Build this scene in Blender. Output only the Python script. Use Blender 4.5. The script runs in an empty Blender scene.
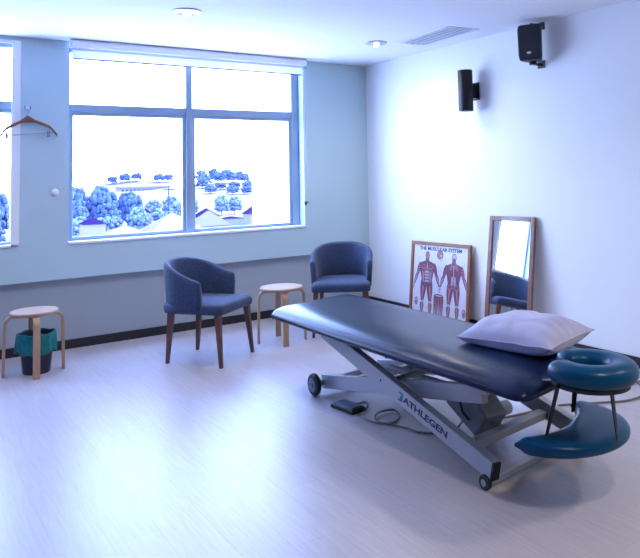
import bpy, bmesh, math, random
from mathutils import Vector, Matrix, Quaternion, noise
PI = math.pi
random.seed(11)
sc = bpy.context.scene
COL = sc.collection

# ------------------------------------------------------------------ materials
def mat(name, color, rough=0.6, metal=0.0, var=0.0, scale=20.0, bump=0.0, bscale=None, spec=0.5, stretch=None,
        sheen=0.0, coat=0.0, alpha=None, trans=0.0):
    m = bpy.data.materials.new(name); m.use_nodes = True
    nt = m.node_tree; N = nt.nodes; L = nt.links
    b = N['Principled BSDF']
    b.inputs['Base Color'].default_value = (*color, 1)
    b.inputs['Roughness'].default_value = rough
    b.inputs['Metallic'].default_value = metal
    b.inputs['Specular IOR Level'].default_value = spec
    if sheen: b.inputs['Sheen Weight'].default_value = sheen
    if coat: b.inputs['Coat Weight'].default_value = coat
    if trans: b.inputs['Transmission Weight'].default_value = trans
    if var or bump:
        tc = N.new('ShaderNodeTexCoord'); mp = N.new('ShaderNodeMapping')
        L.new(tc.outputs['Object'], mp.inputs['Vector'])
        if stretch: mp.inputs['Scale'].default_value = stretch
    if var:
        nz = N.new('ShaderNodeTexNoise'); nz.inputs['Scale'].default_value = scale; nz.inputs['Detail'].default_value = 5
        L.new(mp.outputs['Vector'], nz.inputs['Vector'])
        cr = N.new('ShaderNodeMapRange'); cr.inputs['From Min'].default_value = 0.3; cr.inputs['From Max'].default_value = 0.7
        L.new(nz.outputs['Fac'], cr.inputs['Value'])
        mx = N.new('ShaderNodeMix'); mx.data_type = 'RGBA'
        lo = [max(0, c * (1 - var)) for c in color]; hi = [min(1, c * (1 + var)) for c in color]
        mx.inputs['A'].default_value = (*lo, 1); mx.inputs['B'].default_value = (*hi, 1)
        L.new(cr.outputs['Result'], mx.inputs['Factor']); L.new(mx.outputs['Result'], b.inputs['Base Color'])
    if bump:
        n2 = N.new('ShaderNodeTexNoise'); n2.inputs['Scale'].default_value = bscale or scale * 4; n2.inputs['Detail'].default_value = 3
        L.new(mp.outputs['Vector'], n2.inputs['Vector'])
        bp = N.new('ShaderNodeBump'); bp.inputs['Strength'].default_value = bump; bp.inputs['Distance'].default_value = 0.004
        L.new(n2.outputs['Fac'], bp.inputs['Height']); L.new(bp.outputs['Normal'], b.inputs['Normal'])
    return m

def emit_mat(name, color, strength):
    m = bpy.data.materials.new(name); m.use_nodes = True
    nt = m.node_tree; nt.nodes.clear()
    e = nt.nodes.new('ShaderNodeEmission'); e.inputs['Color'].default_value = (*color, 1); e.inputs['Strength'].default_value = strength
    o = nt.nodes.new('ShaderNodeOutputMaterial'); nt.links.new(e.outputs[0], o.inputs[0])
    return m

def floor_mat():
    m = bpy.data.materials.new('pale_oak_laminate'); m.use_nodes = True
    nt = m.node_tree; N = nt.nodes; L = nt.links; b = N['Principled BSDF']
    tc = N.new('ShaderNodeTexCoord'); mp = N.new('ShaderNodeMapping')
    mp.inputs['Rotation'].default_value = (0, 0, PI / 2)
    L.new(tc.outputs['Object'], mp.inputs['Vector'])
    br = N.new('ShaderNodeTexBrick'); br.offset = 0.37
    br.inputs['Scale'].default_value = 1.0; br.inputs['Brick Width'].default_value = 1.25; br.inputs['Row Height'].default_value = 0.19
    br.inputs['Mortar Size'].default_value = 0.0012; br.inputs['Mortar Smooth'].default_value = 0.3; br.inputs['Bias'].default_value = 0.0
    br.inputs['Color1'].default_value = (0.435, 0.385, 0.385, 1); br.inputs['Color2'].default_value = (0.47, 0.418, 0.415, 1)
    br.inputs['Mortar'].default_value = (0.36, 0.315, 0.31, 1)
    L.new(mp.outputs['Vector'], br.inputs['Vector'])
    m2 = N.new('ShaderNodeMapping'); m2.inputs['Scale'].default_value = (34, 1.6, 1)
    L.new(tc.outputs['Object'], m2.inputs['Vector'])
    nz = N.new('ShaderNodeTexNoise'); nz.inputs['Scale'].default_value = 2.2; nz.inputs['Detail'].default_value = 7; nz.inputs['Roughness'].default_value = 0.65
    nz.inputs['Distortion'].default_value = 0.6
    L.new(m2.outputs['Vector'], nz.inputs['Vector'])
    mr = N.new('ShaderNodeMapRange'); mr.inputs['From Min'].default_value = 0.3; mr.inputs['From Max'].default_value = 0.7
    mr.inputs['To Min'].default_value = 0.86; mr.inputs['To Max'].default_value = 1.08
    L.new(nz.outputs['Fac'], mr.inputs['Value'])
    mx = N.new('ShaderNodeVectorMath'); mx.operation = 'SCALE'
    L.new(br.outputs['Color'], mx.inputs[0]); L.new(mr.outputs['Result'], mx.inputs['Scale'])
    L.new(mx.outputs['Vector'], b.inputs['Base Color'])
    b.inputs['Roughness'].default_value = 0.36
    b.inputs['Specular IOR Level'].default_value = 0.7
    return m

M = {}
M['floor'] = floor_mat()
M['wall'] = mat('white_wall_paint', (0.86, 0.865, 0.84), 0.75, bump=0.15, bscale=160)
M['wall_blue'] = mat('blue_bounce_wall', (0.10, 0.19, 0.62), 0.75)  # blue chosen so the unseen wall bounces blue onto pier and floor
M['wall_rear'] = mat('taupe_low_bounce_wall', (0.24, 0.22, 0.21), 0.75)  # dark brownish tone chosen to cut fill and warm the bounce
M['wall_front'] = mat('pale_blue_green_wall_paint', (0.49, 0.63, 0.65), 0.75, bump=0.15, bscale=160)
M['wall_low'] = mat('grey_lower_wall', (0.37, 0.41, 0.43), 0.75, bump=0.15, bscale=160)  # one even grey, darker than the wall above the ledge
M['ceil'] = mat('white_ceiling_paint', (0.84, 0.84, 0.85), 0.8)
M['base'] = mat('black_rubber_skirting', (0.012, 0.013, 0.018), 0.5)
M['alu'] = mat('silver_blue_aluminium', (0.28, 0.37, 0.47), 0.45, 0.25)
M['sill'] = mat('white_gloss_sill', (0.85, 0.86, 0.88), 0.35)
M['blind'] = mat('white_blind_cloth', (0.86, 0.86, 0.88), 0.8)
M['blindbar'] = mat('lilac_blind_bar', (0.16, 0.09, 0.34), 0.5)
M['white'] = mat('white_plastic', (0.8, 0.8, 0.8), 0.4)
M['fabric'] = mat('blue_grey_tweed', (0.027, 0.048, 0.105), 0.9, var=0.5, scale=170, bump=0.6, bscale=420, sheen=0.15, stretch=(1, 1, 0.5))
M['walnut'] = mat('walnut_leg_wood', (0.125, 0.052, 0.033), 0.45, var=0.3, scale=14, stretch=(6, 6, 0.6))
M['birch'] = mat('birch_plywood', (0.46, 0.29, 0.17), 0.5, var=0.12, scale=9, stretch=(5, 5, 0.8))
M['birchtop'] = mat('birch_seat_veneer', (0.40, 0.275, 0.18), 0.6, spec=0.25, var=0.10, scale=7, stretch=(1, 7, 1))
M['bin'] = mat('navy_bin_plastic', (0.012, 0.014, 0.035), 0.45)
M['liner'] = mat('teal_plastic_bag', (0.0, 0.17, 0.17), 0.35, var=0.3, scale=25, bump=0.8, bscale=30)
M['vinyl'] = mat('navy_vinyl', (0.006, 0.014, 0.050), 0.27, bump=0.06, bscale=260, spec=0.5)
M['vinyl'].node_tree.nodes['Principled BSDF'].inputs['IOR'].default_value = 1.27
M['teal'] = mat('teal_vinyl', (0.001, 0.050, 0.122), 0.30, bump=0.08, bscale=200, spec=0.5)
M['steel'] = mat('silver_painted_steel', (0.37, 0.385, 0.41), 0.42, 0.3)
M['steeld'] = mat('grey_motor_casing', (0.27, 0.29, 0.30), 0.5, 0.1)
M['chrome'] = mat('bright_chrome', (0.75, 0.76, 0.8), 0.15, 1.0)
M['black'] = mat('black_plastic', (0.008, 0.009, 0.012), 0.45)
M['rubber'] = mat('black_rubber', (0.010, 0.014, 0.022), 0.6)
M['hub'] = mat('grey_wheel_hub', (0.10, 0.15, 0.22), 0.5)
M['webbing'] = mat('black_webbing', (0.008, 0.008, 0.012), 0.7)
M['ink'] = mat('navy_lettering', (0.008, 0.012, 0.045), 0.5)
M['tealink'] = mat('teal_emblem', (0.0, 0.16, 0.20), 0.5)
M['pillow'] = mat('lilac_cotton', (0.43, 0.42, 0.58), 0.85, var=0.05, scale=6, bump=0.3, bscale=30, sheen=0.2)
M['pframe'] = mat('orange_brown_frame_wood', (0.30, 0.105, 0.045), 0.4, var=0.2, scale=10)
M['mframe'] = mat('brown_mirror_frame_wood', (0.25, 0.11, 0.085), 0.3, var=0.15, scale=10, coat=0.4)
M['mirror'] = mat('silvered_glass', (0.9, 0.92, 0.92), 0.02, 1.0)
M['paper'] = mat('poster_paper', (0.72, 0.72, 0.78), 0.35)
M['mus1'] = mat('muscle_red_ink', (0.27, 0.075, 0.105), 0.4)
M['mus2'] = mat('muscle_pink_ink', (0.40, 0.17, 0.19), 0.4)
M['mus3'] = mat('tendon_lilac_ink', (0.52, 0.45, 0.54), 0.4)
M['mus4'] = mat('outline_maroon_ink', (0.17, 0.085, 0.14), 0.4)
M['cable'] = mat('grey_cable', (0.18, 0.17, 0.17), 0.5)
M['grille'] = mat('black_speaker_grille', (0.012, 0.013, 0.018), 0.6, bump=0.6, bscale=300)
M['silver'] = mat('silver_badge', (0.7, 0.68, 0.6), 0.3, 0.4)
M['hanger'] = mat('brown_hanger_wood', (0.22, 0.09, 0.055), 0.4, var=0.2, scale=12)
M['wire'] = mat('grey_wire', (0.25, 0.30, 0.42), 0.35, 0.7)
M['bulb'] = emit_mat('lit_bulb', (1.0, 0.93, 0.85), 14.0)
M['refl'] = mat('satin_reflector', (0.42, 0.47, 0.56), 0.3, 0.5)
M['leaf1'] = mat('blue_green_leaves', (0.042, 0.066, 0.155), 0.8, var=0.7, scale=7)
M['leaf2'] = mat('pale_blue_leaves', (0.08, 0.115, 0.20), 0.8, var=0.6, scale=7)
M['bark'] = mat('tree_bark', (0.12, 0.10, 0.14), 0.8)
M['ground'] = mat('pale_pink_ground', (0.145, 0.130, 0.140), 0.9, var=0.06, scale=0.05)
M['hwall'] = mat('pale_render', (0.16, 0.15, 0.155), 0.8)
M['roofd'] = mat('violet_roof_tile', (0.014, 0.007, 0.036), 0.7, var=0.15, scale=2)
M['roofp'] = mat('pale_pink_roof_tile', (0.125, 0.105, 0.118), 0.7, var=0.05, scale=2)
M['dark'] = mat('dark_window_glass', (0.03, 0.04, 0.09), 0.3)
M['wwall'] = mat('bright_white_facade', (0.88, 0.88, 0.88), 0.8)

for k_ in ('leaf1', 'leaf2', 'bark', 'ground', 'hwall', 'roofd', 'roofp', 'dark', 'wwall'):
    M[k_].node_tree.nodes['Principled BSDF'].inputs['Specular IOR Level'].default_value = 0.0
for k_ in ('teal',):
    M[k_].node_tree.nodes['Principled BSDF'].inputs['IOR'].default_value = 1.3
def glass_mat():
    m = bpy.data.materials.new('clear_window_glass'); m.use_nodes = True
    nt = m.node_tree; N = nt.nodes; L = nt.links; N.clear()
    t = N.new('ShaderNodeBsdfTransparent'); g = N.new('ShaderNodeBsdfGlossy'); g.inputs['Roughness'].default_value = 0.02
    mx = N.new('ShaderNodeMixShader'); mx.inputs[0].default_value = 0.05
    o = N.new('ShaderNodeOutputMaterial')
    t.inputs['Color'].default_value = (0.98, 0.99, 1, 1)
    L.new(t.outputs[0], mx.inputs[1]); L.new(g.outputs[0], mx.inputs[2]); L.new(mx.outputs[0], o.inputs[0])
    return m
M['glass'] = glass_mat()
def cloth_mat():
    m = bpy.data.materials.new('thin_white_blind_cloth'); m.use_nodes = True
    nt = m.node_tree; N = nt.nodes; L = nt.links; N.clear()
    d = N.new('ShaderNodeBsdfDiffuse'); t = N.new('ShaderNodeBsdfTranslucent'); mx = N.new('ShaderNodeMixShader'); o = N.new('ShaderNodeOutputMaterial')
    d.inputs['Color'].default_value = (.85, .86, .9, 1); t.inputs['Color'].default_value = (.8, .82, .88, 1); mx.inputs[0].default_value = .5
    L.new(d.outputs[0], mx.inputs[1]); L.new(t.outputs[0], mx.inputs[2]); L.new(mx.outputs[0], o.inputs[0]); return m
M['blind'] = cloth_mat()

# ------------------------------------------------------------------ mesh builder
def V(*a): return Vector(a)

class MB:
    def __init__(s): s.v = []; s.f = []; s.mi = []; s.mats = []; s.cur = 0
    def use(s, m):
        if m not in s.mats: s.mats.append(m)
        s.cur = s.mats.index(m); return s
    def _add(s, vs, fs):
        o = len(s.v); s.v += [tuple(x) for x in vs]; s.f += [tuple(i + o for i in f) for f in fs]; s.mi += [s.cur] * len(fs)
    def box(s, lo, hi):
        x0, y0, z0 = lo; x1, y1, z1 = hi
        s._add([(x0,y0,z0),(x1,y0,z0),(x1,y1,z0),(x0,y1,z0),(x0,y0,z1),(x1,y0,z1),(x1,y1,z1),(x0,y1,z1)],
               [(0,3,2,1),(4,5,6,7),(0,1,5,4),(1,2,6,5),(2,3,7,6),(3,0,4,7)]); return s
    def beam(s, p0, p1, across, w, h, h1=None, w1=None):
        p0, p1, ac = Vector(p0), Vector(p1), Vector(across).normalized()
        d = (p1 - p0).normalized(); ac = (ac - d * ac.dot(d)).normalized(); up = ac.cross(d)
        if up.z < 0: up = -up
        h1 = h1 or h; w1 = w1 or w; vs = []
        for p, ww, hh in ((p0, w, h), (p1, w1, h1)):
            for sa, su in ((-1,-1),(1,-1),(1,1),(-1,1)): vs.append(p + ac * sa * ww / 2 + up * su * hh / 2)
        f = [(0,1,2,3),(7,6,5,4),(0,4,5,1),(1,5,6,2),(2,6,7,3),(3,7,4,0)]
        s._add(vs, f); return s
    def rings(s, rings, cap0=True, cap1=True, closed=True):
        n = len(rings[0]); vs = [p for r in rings for p in r]; fs = []
        for i in range(len(rings) - 1):
            for j in range(n if closed else n - 1):
                k = (j + 1) % n; fs.append((i*n+j, i*n+k, (i+1)*n+k, (i+1)*n+j))
        if cap0: fs.append(tuple(reversed(range(n))))
        if cap1: fs.append(tuple((len(rings)-1)*n + j for j in range(n)))
        s._add(vs, fs); return s
    def tube(s, pts, r, n=8, close=False):
        pts = [Vector(p) for p in pts]; R = []
        nrm = None
        for i, p in enumerate(pts):
            a = pts[max(i-1, 0)]; b = pts[min(i+1, len(pts)-1)]
            t = (b - a).normalized()
            if nrm is None:
                nrm = t.orthogonal().normalized()
            nrm = (nrm - t * nrm.dot(t)).normalized(); bi = t.cross(nrm)
            rr = r[i] if isinstance(r, (list, tuple)) else r
            R.append([p + (nrm*math.cos(2*PI*j/n) + bi*math.sin(2*PI*j/n)) * rr for j in range(n)])
        return s.rings(R)
    def cyl(s, p0, p1, r, r1=None, n=24):
        return s.tube([p0, p1], [r, r if r1 is None else r1], n)
    def lathe(s, prof, n=32, c=(0,0,0), axis='z', cap=True):
        R = []
        for r, z in prof:
            ring = []
            for j in range(n):
                a = 2*PI*j/n
                if axis == 'z': p = (c[0]+r*math.cos(a), c[1]+r*math.sin(a), c[2]+z)
                elif axis == 'x': p = (c[0]+z, c[1]+r*math.cos(a), c[2]+r*math.sin(a))
                else: p = (c[0]+r*math.cos(a), c[1]+z, c[2]+r*math.sin(a))
                ring.append(p)
            R.append(ring)
        return s.rings(R, cap, cap)
    def poly(s, pts):
        s._add(pts, [tuple(range(len(pts)))]); return s
    def build(s, name, m=None, parent=None, smooth=True, bevel=0.0, ang=40, sub=0, loc=None):
        me = bpy.data.meshes.new(name)
        me.from_pydata(s.v, [], s.f)
        if m is not None: me.materials.append(m)
        else:
            for x in s.mats: me.materials.append(x)
            me.polygons.foreach_set('material_index', s.mi)
        bm = bmesh.new(); bm.from_mesh(me); bmesh.ops.recalc_face_normals(bm, faces=bm.faces); bm.to_mesh(me); bm.free()
        if smooth:
            me.shade_smooth()
            me.set_sharp_from_angle(angle=math.radians(ang))
        o = bpy.data.objects.new(name, me); COL.objects.link(o)
        if parent is not None: o.parent = parent
        if loc is not None: o.location = loc
        if bevel:
            b = o.modifiers.new('bevel', 'BEVEL'); b.width = bevel; b.segments = 3; b.limit_method = 'ANGLE'; b.angle_limit = math.radians(35)
        if sub:
            u = o.modifiers.new('sub', 'SUBSURF'); u.levels = sub; u.render_levels = sub
        return o

def tag(o, label, cat, group=None, kind=None):
    o['label'] = label; o['category'] = cat
    if group: o['group'] = group
    if kind: o['kind'] = kind
    return o
def thing(name, loc, label, cat, rz=0.0, group=None):
    o = bpy.data.objects.new(name, None); o.empty_display_size = 0.1; COL.objects.link(o)
    o.location = loc; o.rotation_euler = (0, 0, rz)
    return tag(o, label, cat, group)
def struct(mb, name, m, label, parent=None, cat=None, **k):
    o = mb.build(name, m, parent, **k)
    if parent is None:
        o['kind'] = 'structure'; o['label'] = label; o['category'] = cat or name.split('_')[0]
    return o
def copy_tree(o, parent=None):
    c = o.copy(); COL.objects.link(c)
    if parent is not None: c.parent = parent
    for ch in list(o.children): copy_tree(ch, c)
    return c

# ------------------------------------------------------------------ room
YU, YL, XW, H = 6.516, 6.569, 4.482, 2.693      # upper window wall, recessed lower wall, right wall, ceiling
X0, Y0 = -2.3, -2.6                              # left and rear walls behind the camera
T = 0.22
struct(MB().box((X0-0.3, Y0-0.3, -0.12), (XW+0.3, YL+0.3, 0)), 'floor', M['floor'], 'pale oak laminate plank floor with a soft window glare', smooth=False)
struct(MB().box((X0-0.3, Y0-0.3, H), (XW+0.3, YL+0.3, H+0.15)), 'ceiling', M['ceil'], 'plain white painted ceiling', smooth=False)
# window openings  (x0, x1, z0, z1)
W2 = (1.300, 3.655, 0.905, 2.655)
W1 = (-0.15, 0.905, 0.915, 2.64)
LEDGE = 0.609
w = MB()
def seg(mb, x0, x1, z0, z1): mb.box((x0, YU, z0), (x1, YU + T, z1))
seg(w, X0, XW, LEDGE, 0.915); seg(w, X0, W1[0], 0.915, H); seg(w, W1[1], W2[0], 0.915, H); seg(w, W2[1], XW, 0.915, H)
seg(w, W1[0], W1[1], W1[3], H); seg(w, W2[0], W2[1], W2[3], H)
struct(w, 'wall_front', M['wall_front'], 'pale blue-green wall holding the two big windows, jutting out above the lower wall', smooth=False)
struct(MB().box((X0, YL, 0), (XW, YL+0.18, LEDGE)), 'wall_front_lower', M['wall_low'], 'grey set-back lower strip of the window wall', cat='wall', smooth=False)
struct(MB().box((XW, Y0, 0), (XW+T, YL+T, H)), 'wall_right', M['wall'], 'white right wall behind the poster and mirror', smooth=False)
struct(MB().box((X0-T, Y0, 0), (X0, YL+T, H)), 'wall_left', M['wall_blue'], 'left wall outside the frame, blue chosen to bounce blue light', smooth=False)
w = MB().box((X0, Y0-T, 0), (XW, Y0, H))
struct(w, 'wall_rear', M['wall_rear'], 'rear wall behind the camera, taupe chosen to cut bounced light', smooth=False)
struct(MB().box((X0, YL-0.014, 0), (XW, YL, 0.077)), 'baseboard_front', M['base'], 'black skirting along the window wall', smooth=False)
struct(MB().box((XW-0.014, Y0, 0), (XW, YL-0.014, 0.077)), 'baseboard_right', M['base'], 'black skirting along the right wall', smooth=False)

def window(name, o4, y, label, mull, trans, sash=True, fr=0.085):
    x0, x1, z0, z1 = o4
    e = bpy.data.objects.new(name, None); COL.objects.link(e); e.location = ((x0+x1)/2, y, z0)
    e['kind'] = 'structure'; e['label'] = label; e['category'] = 'window'
    ox, oz = (x0+x1)/2, z0
    def B(mb, a, b, c, d, ya, yb): mb.box((a-ox, ya, c-oz), (b-ox, yb, d-oz))
    f = MB()
    B(f, x0, x0+fr, z0, z1, 0, .07); B(f, x1-fr, x1, z0, z1, 0, .07)
    B(f, x0+fr, x1-fr, z0, z0+.055, 0, .07); B(f, x0+fr, x1-fr, z1-.06, z1, 0, .07)
    f.build('window_frame', M['alu'], e, smooth=False, bevel=.006)
    for m_ in mull:
        mb = MB(); B(mb, m_-.033, m_+.033, z0+.055, z1-.06, -.005, .065); mb.build('mullion', M['alu'], e, smooth=False, bevel=.006)
    if trans:
        xs = [x0+fr] + [q for m_ in mull for q in (m_-.033, m_+.033)] + [x1-fr]
        for a, b in zip(xs[::2], xs[1::2]):
            mb = MB(); B(mb, a, b, trans-.035, trans+.035, 0, .065); mb.build('transom', M['alu'], e, smooth=False, bevel=.006)
            s_ = MB(); k = .032
            lo, hi = z0+.055, trans-.035
            B(s_, a, a+k, lo, hi, .012, .05); B(s_, b-k, b, lo, hi, .012, .05); B(s_, a+k, b-k, lo, lo+k, .012, .05); B(s_, a+k, b-k, hi-k, hi, .012, .05)
            so = s_.build('sash', M['alu'], e, smooth=False, bevel=.004)
            g = MB(); B(g, a+k, b-k, lo+k, hi-k, .028, .034); g.build('pane', M['glass'], so, smooth=False)
            g = MB(); B(g, a, b, trans+.035, z1-.06, .028, .034); g.build('pane', M['glass'], e, smooth=False)
    else:
        g = MB(); B(g, x0+fr, x1-fr, z0+.055, z1-.06, .028, .034); g.build('pane', M['glass'], e, smooth=False)
    return e
w2 = window('window_2', (1.245, 3.655, .868, 2.675), YU+.11, 'wide four-light aluminium window in the middle of the wall', [2.429], 2.11)
w1 = window('window_1', (-.19, .932, .868, 2.665), YU+.06, 'aluminium window cut off by the left edge of the photo', [], 2.11, fr=.045)
struct(MB().box((W2[0]+.002, YU-.012, W2[2]-.004), (W2[1]+.008, YU+.11, W2[2]+.018)), 'trim_1', M['sill'], 'white sill below the middle window', cat='sill', smooth=False, bevel=.003)
struct(MB().box((W1[0], YU-.012, W1[2]-.004), (W1[1]+.006, YU+.06, W1[2]+.018)), 'trim_2', M['sill'], 'white sill below the left window', cat='sill', smooth=False, bevel=.003)
cs = MB(); cs.box((W1[1]-.055, YU-.012, W1[2]), (W1[1]+.012, YU, W1[3]+.02)); cs.box((W1[0], YU-.012, W1[3]-.01), (W1[1]-.055, YU, W1[3]+.02))
struct(cs, 'trim_3', M['wall'], 'flat casing around the left window', cat='trim', smooth=False, bevel=.003)
# roller blind
bl = thing('roller_blind', (2.46, YU-.1, 2.62), 'white roller blind wound up along the top of the middle window', 'blind')
v = MB()
pr_ = [(-.045, .0), (-.05, .02), (-.045, .055), (-.02, .075), (.05, .075), (.05, 0)]
v.rings([[(x, a, b) for a, b in pr_] for x in (-1.165, 1.165)])
v.build('valance', mat('bright_white_valance', (.9, .9, .92), .45), bl, smooth=True, ang=50)
MB().cyl((-1.15, .03, .015), (1.15, .03, .015), .03).build('roller_tube', M['blind'], bl)
MB().box((-1.145, .045, -.085), (1.15, .048, .02)).build('blind_cloth', M['blind'], bl, smooth=False)
MB().box((-1.15, .040, -.096), (1.155, .053, -.085)).build('bottom_bar', M['blindbar'], bl, smooth=False, bevel=.002)
ch = MB()
for dx in (0, .022): ch.tube([(1.172 + dx, .06, .02), (1.174 + dx, .062, -.7), (1.172 + dx, .06, -1.43)], .0022, 6)
ch.tube([(1.172, .06, -1.43), (1.176, .06, -1.447), (1.183, .06, -1.453), (1.19, .06, -1.447), (1.194, .06, -1.43)], .0022, 6)
ch.build('pull_chain', M['wire'], bl)
MB().box((1.166, -.01, -.03), (1.178, .06, .075)).build('end_bracket', M['alu'], bl, smooth=False, bevel=.003)
cl = MB(); cl.box((-.012, -.012, -.02), (.012, 0, .02)); cl.cyl((0, -.012, 0), (.02, -.035, .012), .007, n=10)
tag(cl.build('blind_cleat', M['black'], loc=(3.662, YU, 1.16)), 'small dark blind chain cleat right of the middle window', 'cleat')
# small things on the pier
k_ = MB().lathe([(.0, 0), (.03, 0), (.032, -.006), (.026, -.014), (0.001, -.02)], 24, axis='y')
tag(k_.build('wall_stud', M['white'], loc=(1.192, YU, 1.358)), 'small round white stud on the wall between the windows', 'wall stud')
hk = thing('coat_hook', (.967, YU, 2.085), 'small metal double hook on the wall above the clothes hanger', 'hook')
MB().box((-.03, -.004, -.009), (.03, 0, .009)).build('back_plate', M['white'], hk, smooth=False, bevel=.003)
for dx in (-.022, .022):
    MB().tube([(dx, -.004, 0), (dx, -.03, -.008), (dx, -.045, 0.0), (dx, -.048, .014)], .004, 8).build('prong', M['wire'], hk)
hg = thing('clothes_hanger', (.965, YU-.04, 2.062), 'brown wooden hanger with a clip bar hanging on the wall between the windows', 'hanger', rz=math.radians(2))
hg.rotation_euler = (0, math.radians(-3.5), math.radians(2))
R_ = []
for i in range(33):
    t = -1 + i / 16; a = abs(t)
    z = -.066 - .10 * a**1.15 - (.045 * max(0, a - .78) / .22 if a > .78 else 0)
    hh = .014 + .018 * max(0, 1 - a * 4); x = t * .222
    R_.append([(x, .009*math.cos(q), z + hh*math.sin(q) - .01) for q in [2*PI*j/10 for j in range(10)]])
MB().rings(R_).build('hanger_arm', M['hanger'], hg)
MB().tube([(0, 0, -.06), (0, 0, -.03), (.012, 0, -.018), (.016, 0, -.004), (.006, 0, .008), (-.008, 0, .006), (-.012, 0, -.004)], .0025, 8).build('hanger_hook', M['wire'], hg)
MB().cyl((-.19, 0, -.208), (.19, 0, -.198), .003, n=8).build('clip_bar', M['wire'], hg)
MB().cyl((.165, 0, -.155), (.165, 0, -.2), .002, n=8).build('bar_link', M['wire'], hg); MB().cyl((-.165, 0, -.165), (-.165, 0, -.2), .002, n=8).build('bar_link', M['wire'], hg)
for x in (-.168, .155):
    c = MB(); c.beam((x, 0, -.185), (x, 0, -.235), (1, 0, 0), .018, .018, .026, .022); c.build('clip', M['wire'], hg, smooth=False, bevel=.003)

# ------------------------------------------------------------------ ceiling fittings
def downlight(x, y, label):
    t = thing('downlight', (x, y, H), label, 'ceiling light', group=None)
    MB().lathe([(.075, 0), (.105, 0), (.108, -.004), (.104, -.010), (.085, -.014), (.075, -.008)], 36, cap=False).build('trim_ring', M['refl'], t)
    MB().lathe([(.078, -.006), (.06, -.003), (.045, -.0015), (.001, -.001)], 36, cap=False).build('reflector', M['refl'], t)
    MB().lathe([(.012, -.002), (.02, -.008), (.026, -.022), (.022, -.036), (.012, -.042), (.001, -.043)], 20, cap=False).build('bulb', M['bulb'], t)
    return t
downlight(1.80, 4.94, 'round recessed downlight in the ceiling above the middle window')
downlight(3.755, 5.27, 'round recessed downlight in the ceiling corner beside the air vent')
downlight(1.80, .5, 'unseen round downlight in the ceiling above the camera, added as fill')  # out of view, added as interior fill
downlight(3.755, .5, 'unseen round downlight in the ceiling near the right wall, behind the camera, added as warm fill')  # out of view, added for warm fill on the right floor
downlight(-.4, 4.94, 'unseen round downlight out of frame on the left, added as fill')  # out of view, added to the row as fill
av = thing('air_vent', (4.07, 4.765, H), 'long white linear air vent in the ceiling above the right wall', 'air vent', rz=math.radians(-5))
f = MB(); f.box((-.175, -.41, -.008), (.175, -.395, 0)); f.box((-.175, .37, -.008), (.175, .41, 0)); f.box((-.175, -.395, -.008), (-.16, .37, 0)); f.box((.16, -.395, -.008), (.175, .37, 0))
f.build('vent_frame', M['white'], av, smooth=False, bevel=.002)
MB().box((-.16, -.395, -.0015), (.16, .37, 0)).build('vent_back', mat('grey_vent_back', (.55, .58, .66), .7), av, smooth=False)
for i in range(5):
    x = -.128 + i * .064
    MB().beam((x, -.395, -.007), (x, .37, -.007), (1, 0, .2), .052, .003).build('slat', M['white'], av, smooth=False)

# ------------------------------------------------------------------ right wall fittings
cyl = thing('wall_light', (XW, 4.70, 2.20), 'black cylindrical up-and-down wall light on the right wall', 'wall light')
MB().lathe([(.055, -.19), (.066, -.19), (.068, -.185), (.068, .185), (.066, .19), (.055, .19), (.053, .17), (.001, .17)], 36, c=(-.13, 0, 0)).build('lamp_body', M['black'], cyl)
MB().box((-.075, -.035, -.07), (-.008, .035, .065)).build('arm', M['black'], cyl, smooth=False, bevel=.004)
MB().box((-.01, -.05, -.085), (0, .05, .08)).build('wall_plate', M['black'], cyl, smooth=False, bevel=.002)
sp = thing('loudspeaker', (XW, 3.875, 2.50), 'black bracket-mounted loudspeaker high on the right wall near the ceiling', 'loudspeaker')
# body turned to face into the room; local frame of the body
sb = bpy.data.objects.new('speaker_body', None)
def sp_ring(z, s_, yo):
    pts = []
    for px, py in ((-.115, -.105), (-.115, .105), (-.09, .118), (.02, .10), (.075, .06), (.09, 0), (.075, -.06), (.02, -.10), (-.09, -.118)):
        pts.append((px * s_ + yo, py * s_, z))
    return pts
rot = Matrix.Rotation(math.radians(28), 3, 'Z')
def spx(p): q = rot @ Vector(p); return (q.x*.84 - .135, q.y*.84 + .0, q.z*.90)
R_ = [[spx(p) for p in sp_ring(z, s_, yo)] for z, s_, yo in ((-.165, .80, .006), (-.158, .9, .004), (-.12, .97, 0), (.12, 1.0, 0), (.155, .95, .004), (.165, .84, .008))]
MB().rings(R_).build('cabinet', M['black'], sp, ang=30, bevel=.006)
g = MB(); g.rings([[spx((-.121, s1*.098, z)) for s1, z in ((-1, -.14), (1, -.14), (1, .14), (-1, .14))], [spx((-.112, s1*.10, z)) for s1, z in ((-1, -.145), (1, -.145), (1, .145), (-1, .145))]])
g.build('grille', M['grille'], sp, smooth=False, bevel=.004)
b_ = MB(); b_.rings([[spx((-.1215 - d, .0 + .022*math.cos(q)*k, -.10 + .012*math.sin(q)*k)) for q in [2*PI*j/20 for j in range(20)]] for d, k in ((0, 1), (.003, .9))])
b_.build('badge', M['silver'], sp)
br = MB(); br.tube([spx((.0, 0, .15)), spx((.0, 0, .187)), spx((.06, 0, .192)), (-.004, 0, .17)], .008, 10); br.box((-.006, -.03, .13), (0, .03, .195))
br.build('bracket', M['black'], sp)
br = MB(); br.tube([spx((.02, .0, -.15)), spx((.03, .0, -.185)), (-.004, .02, -.165)], .012, 10); br.box((-.006, -.02, -.195), (0, .06, -.13)); br.lathe([(.001, -.195), (.03, -.195), (.032, -.18), (.03, -.16), (.001, -.16)], 20, c=(spx((.02, .0, 0))[0], spx((.02, .0, 0))[1], .02))
br.build('lower_mount', M['black'], sp)

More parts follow.
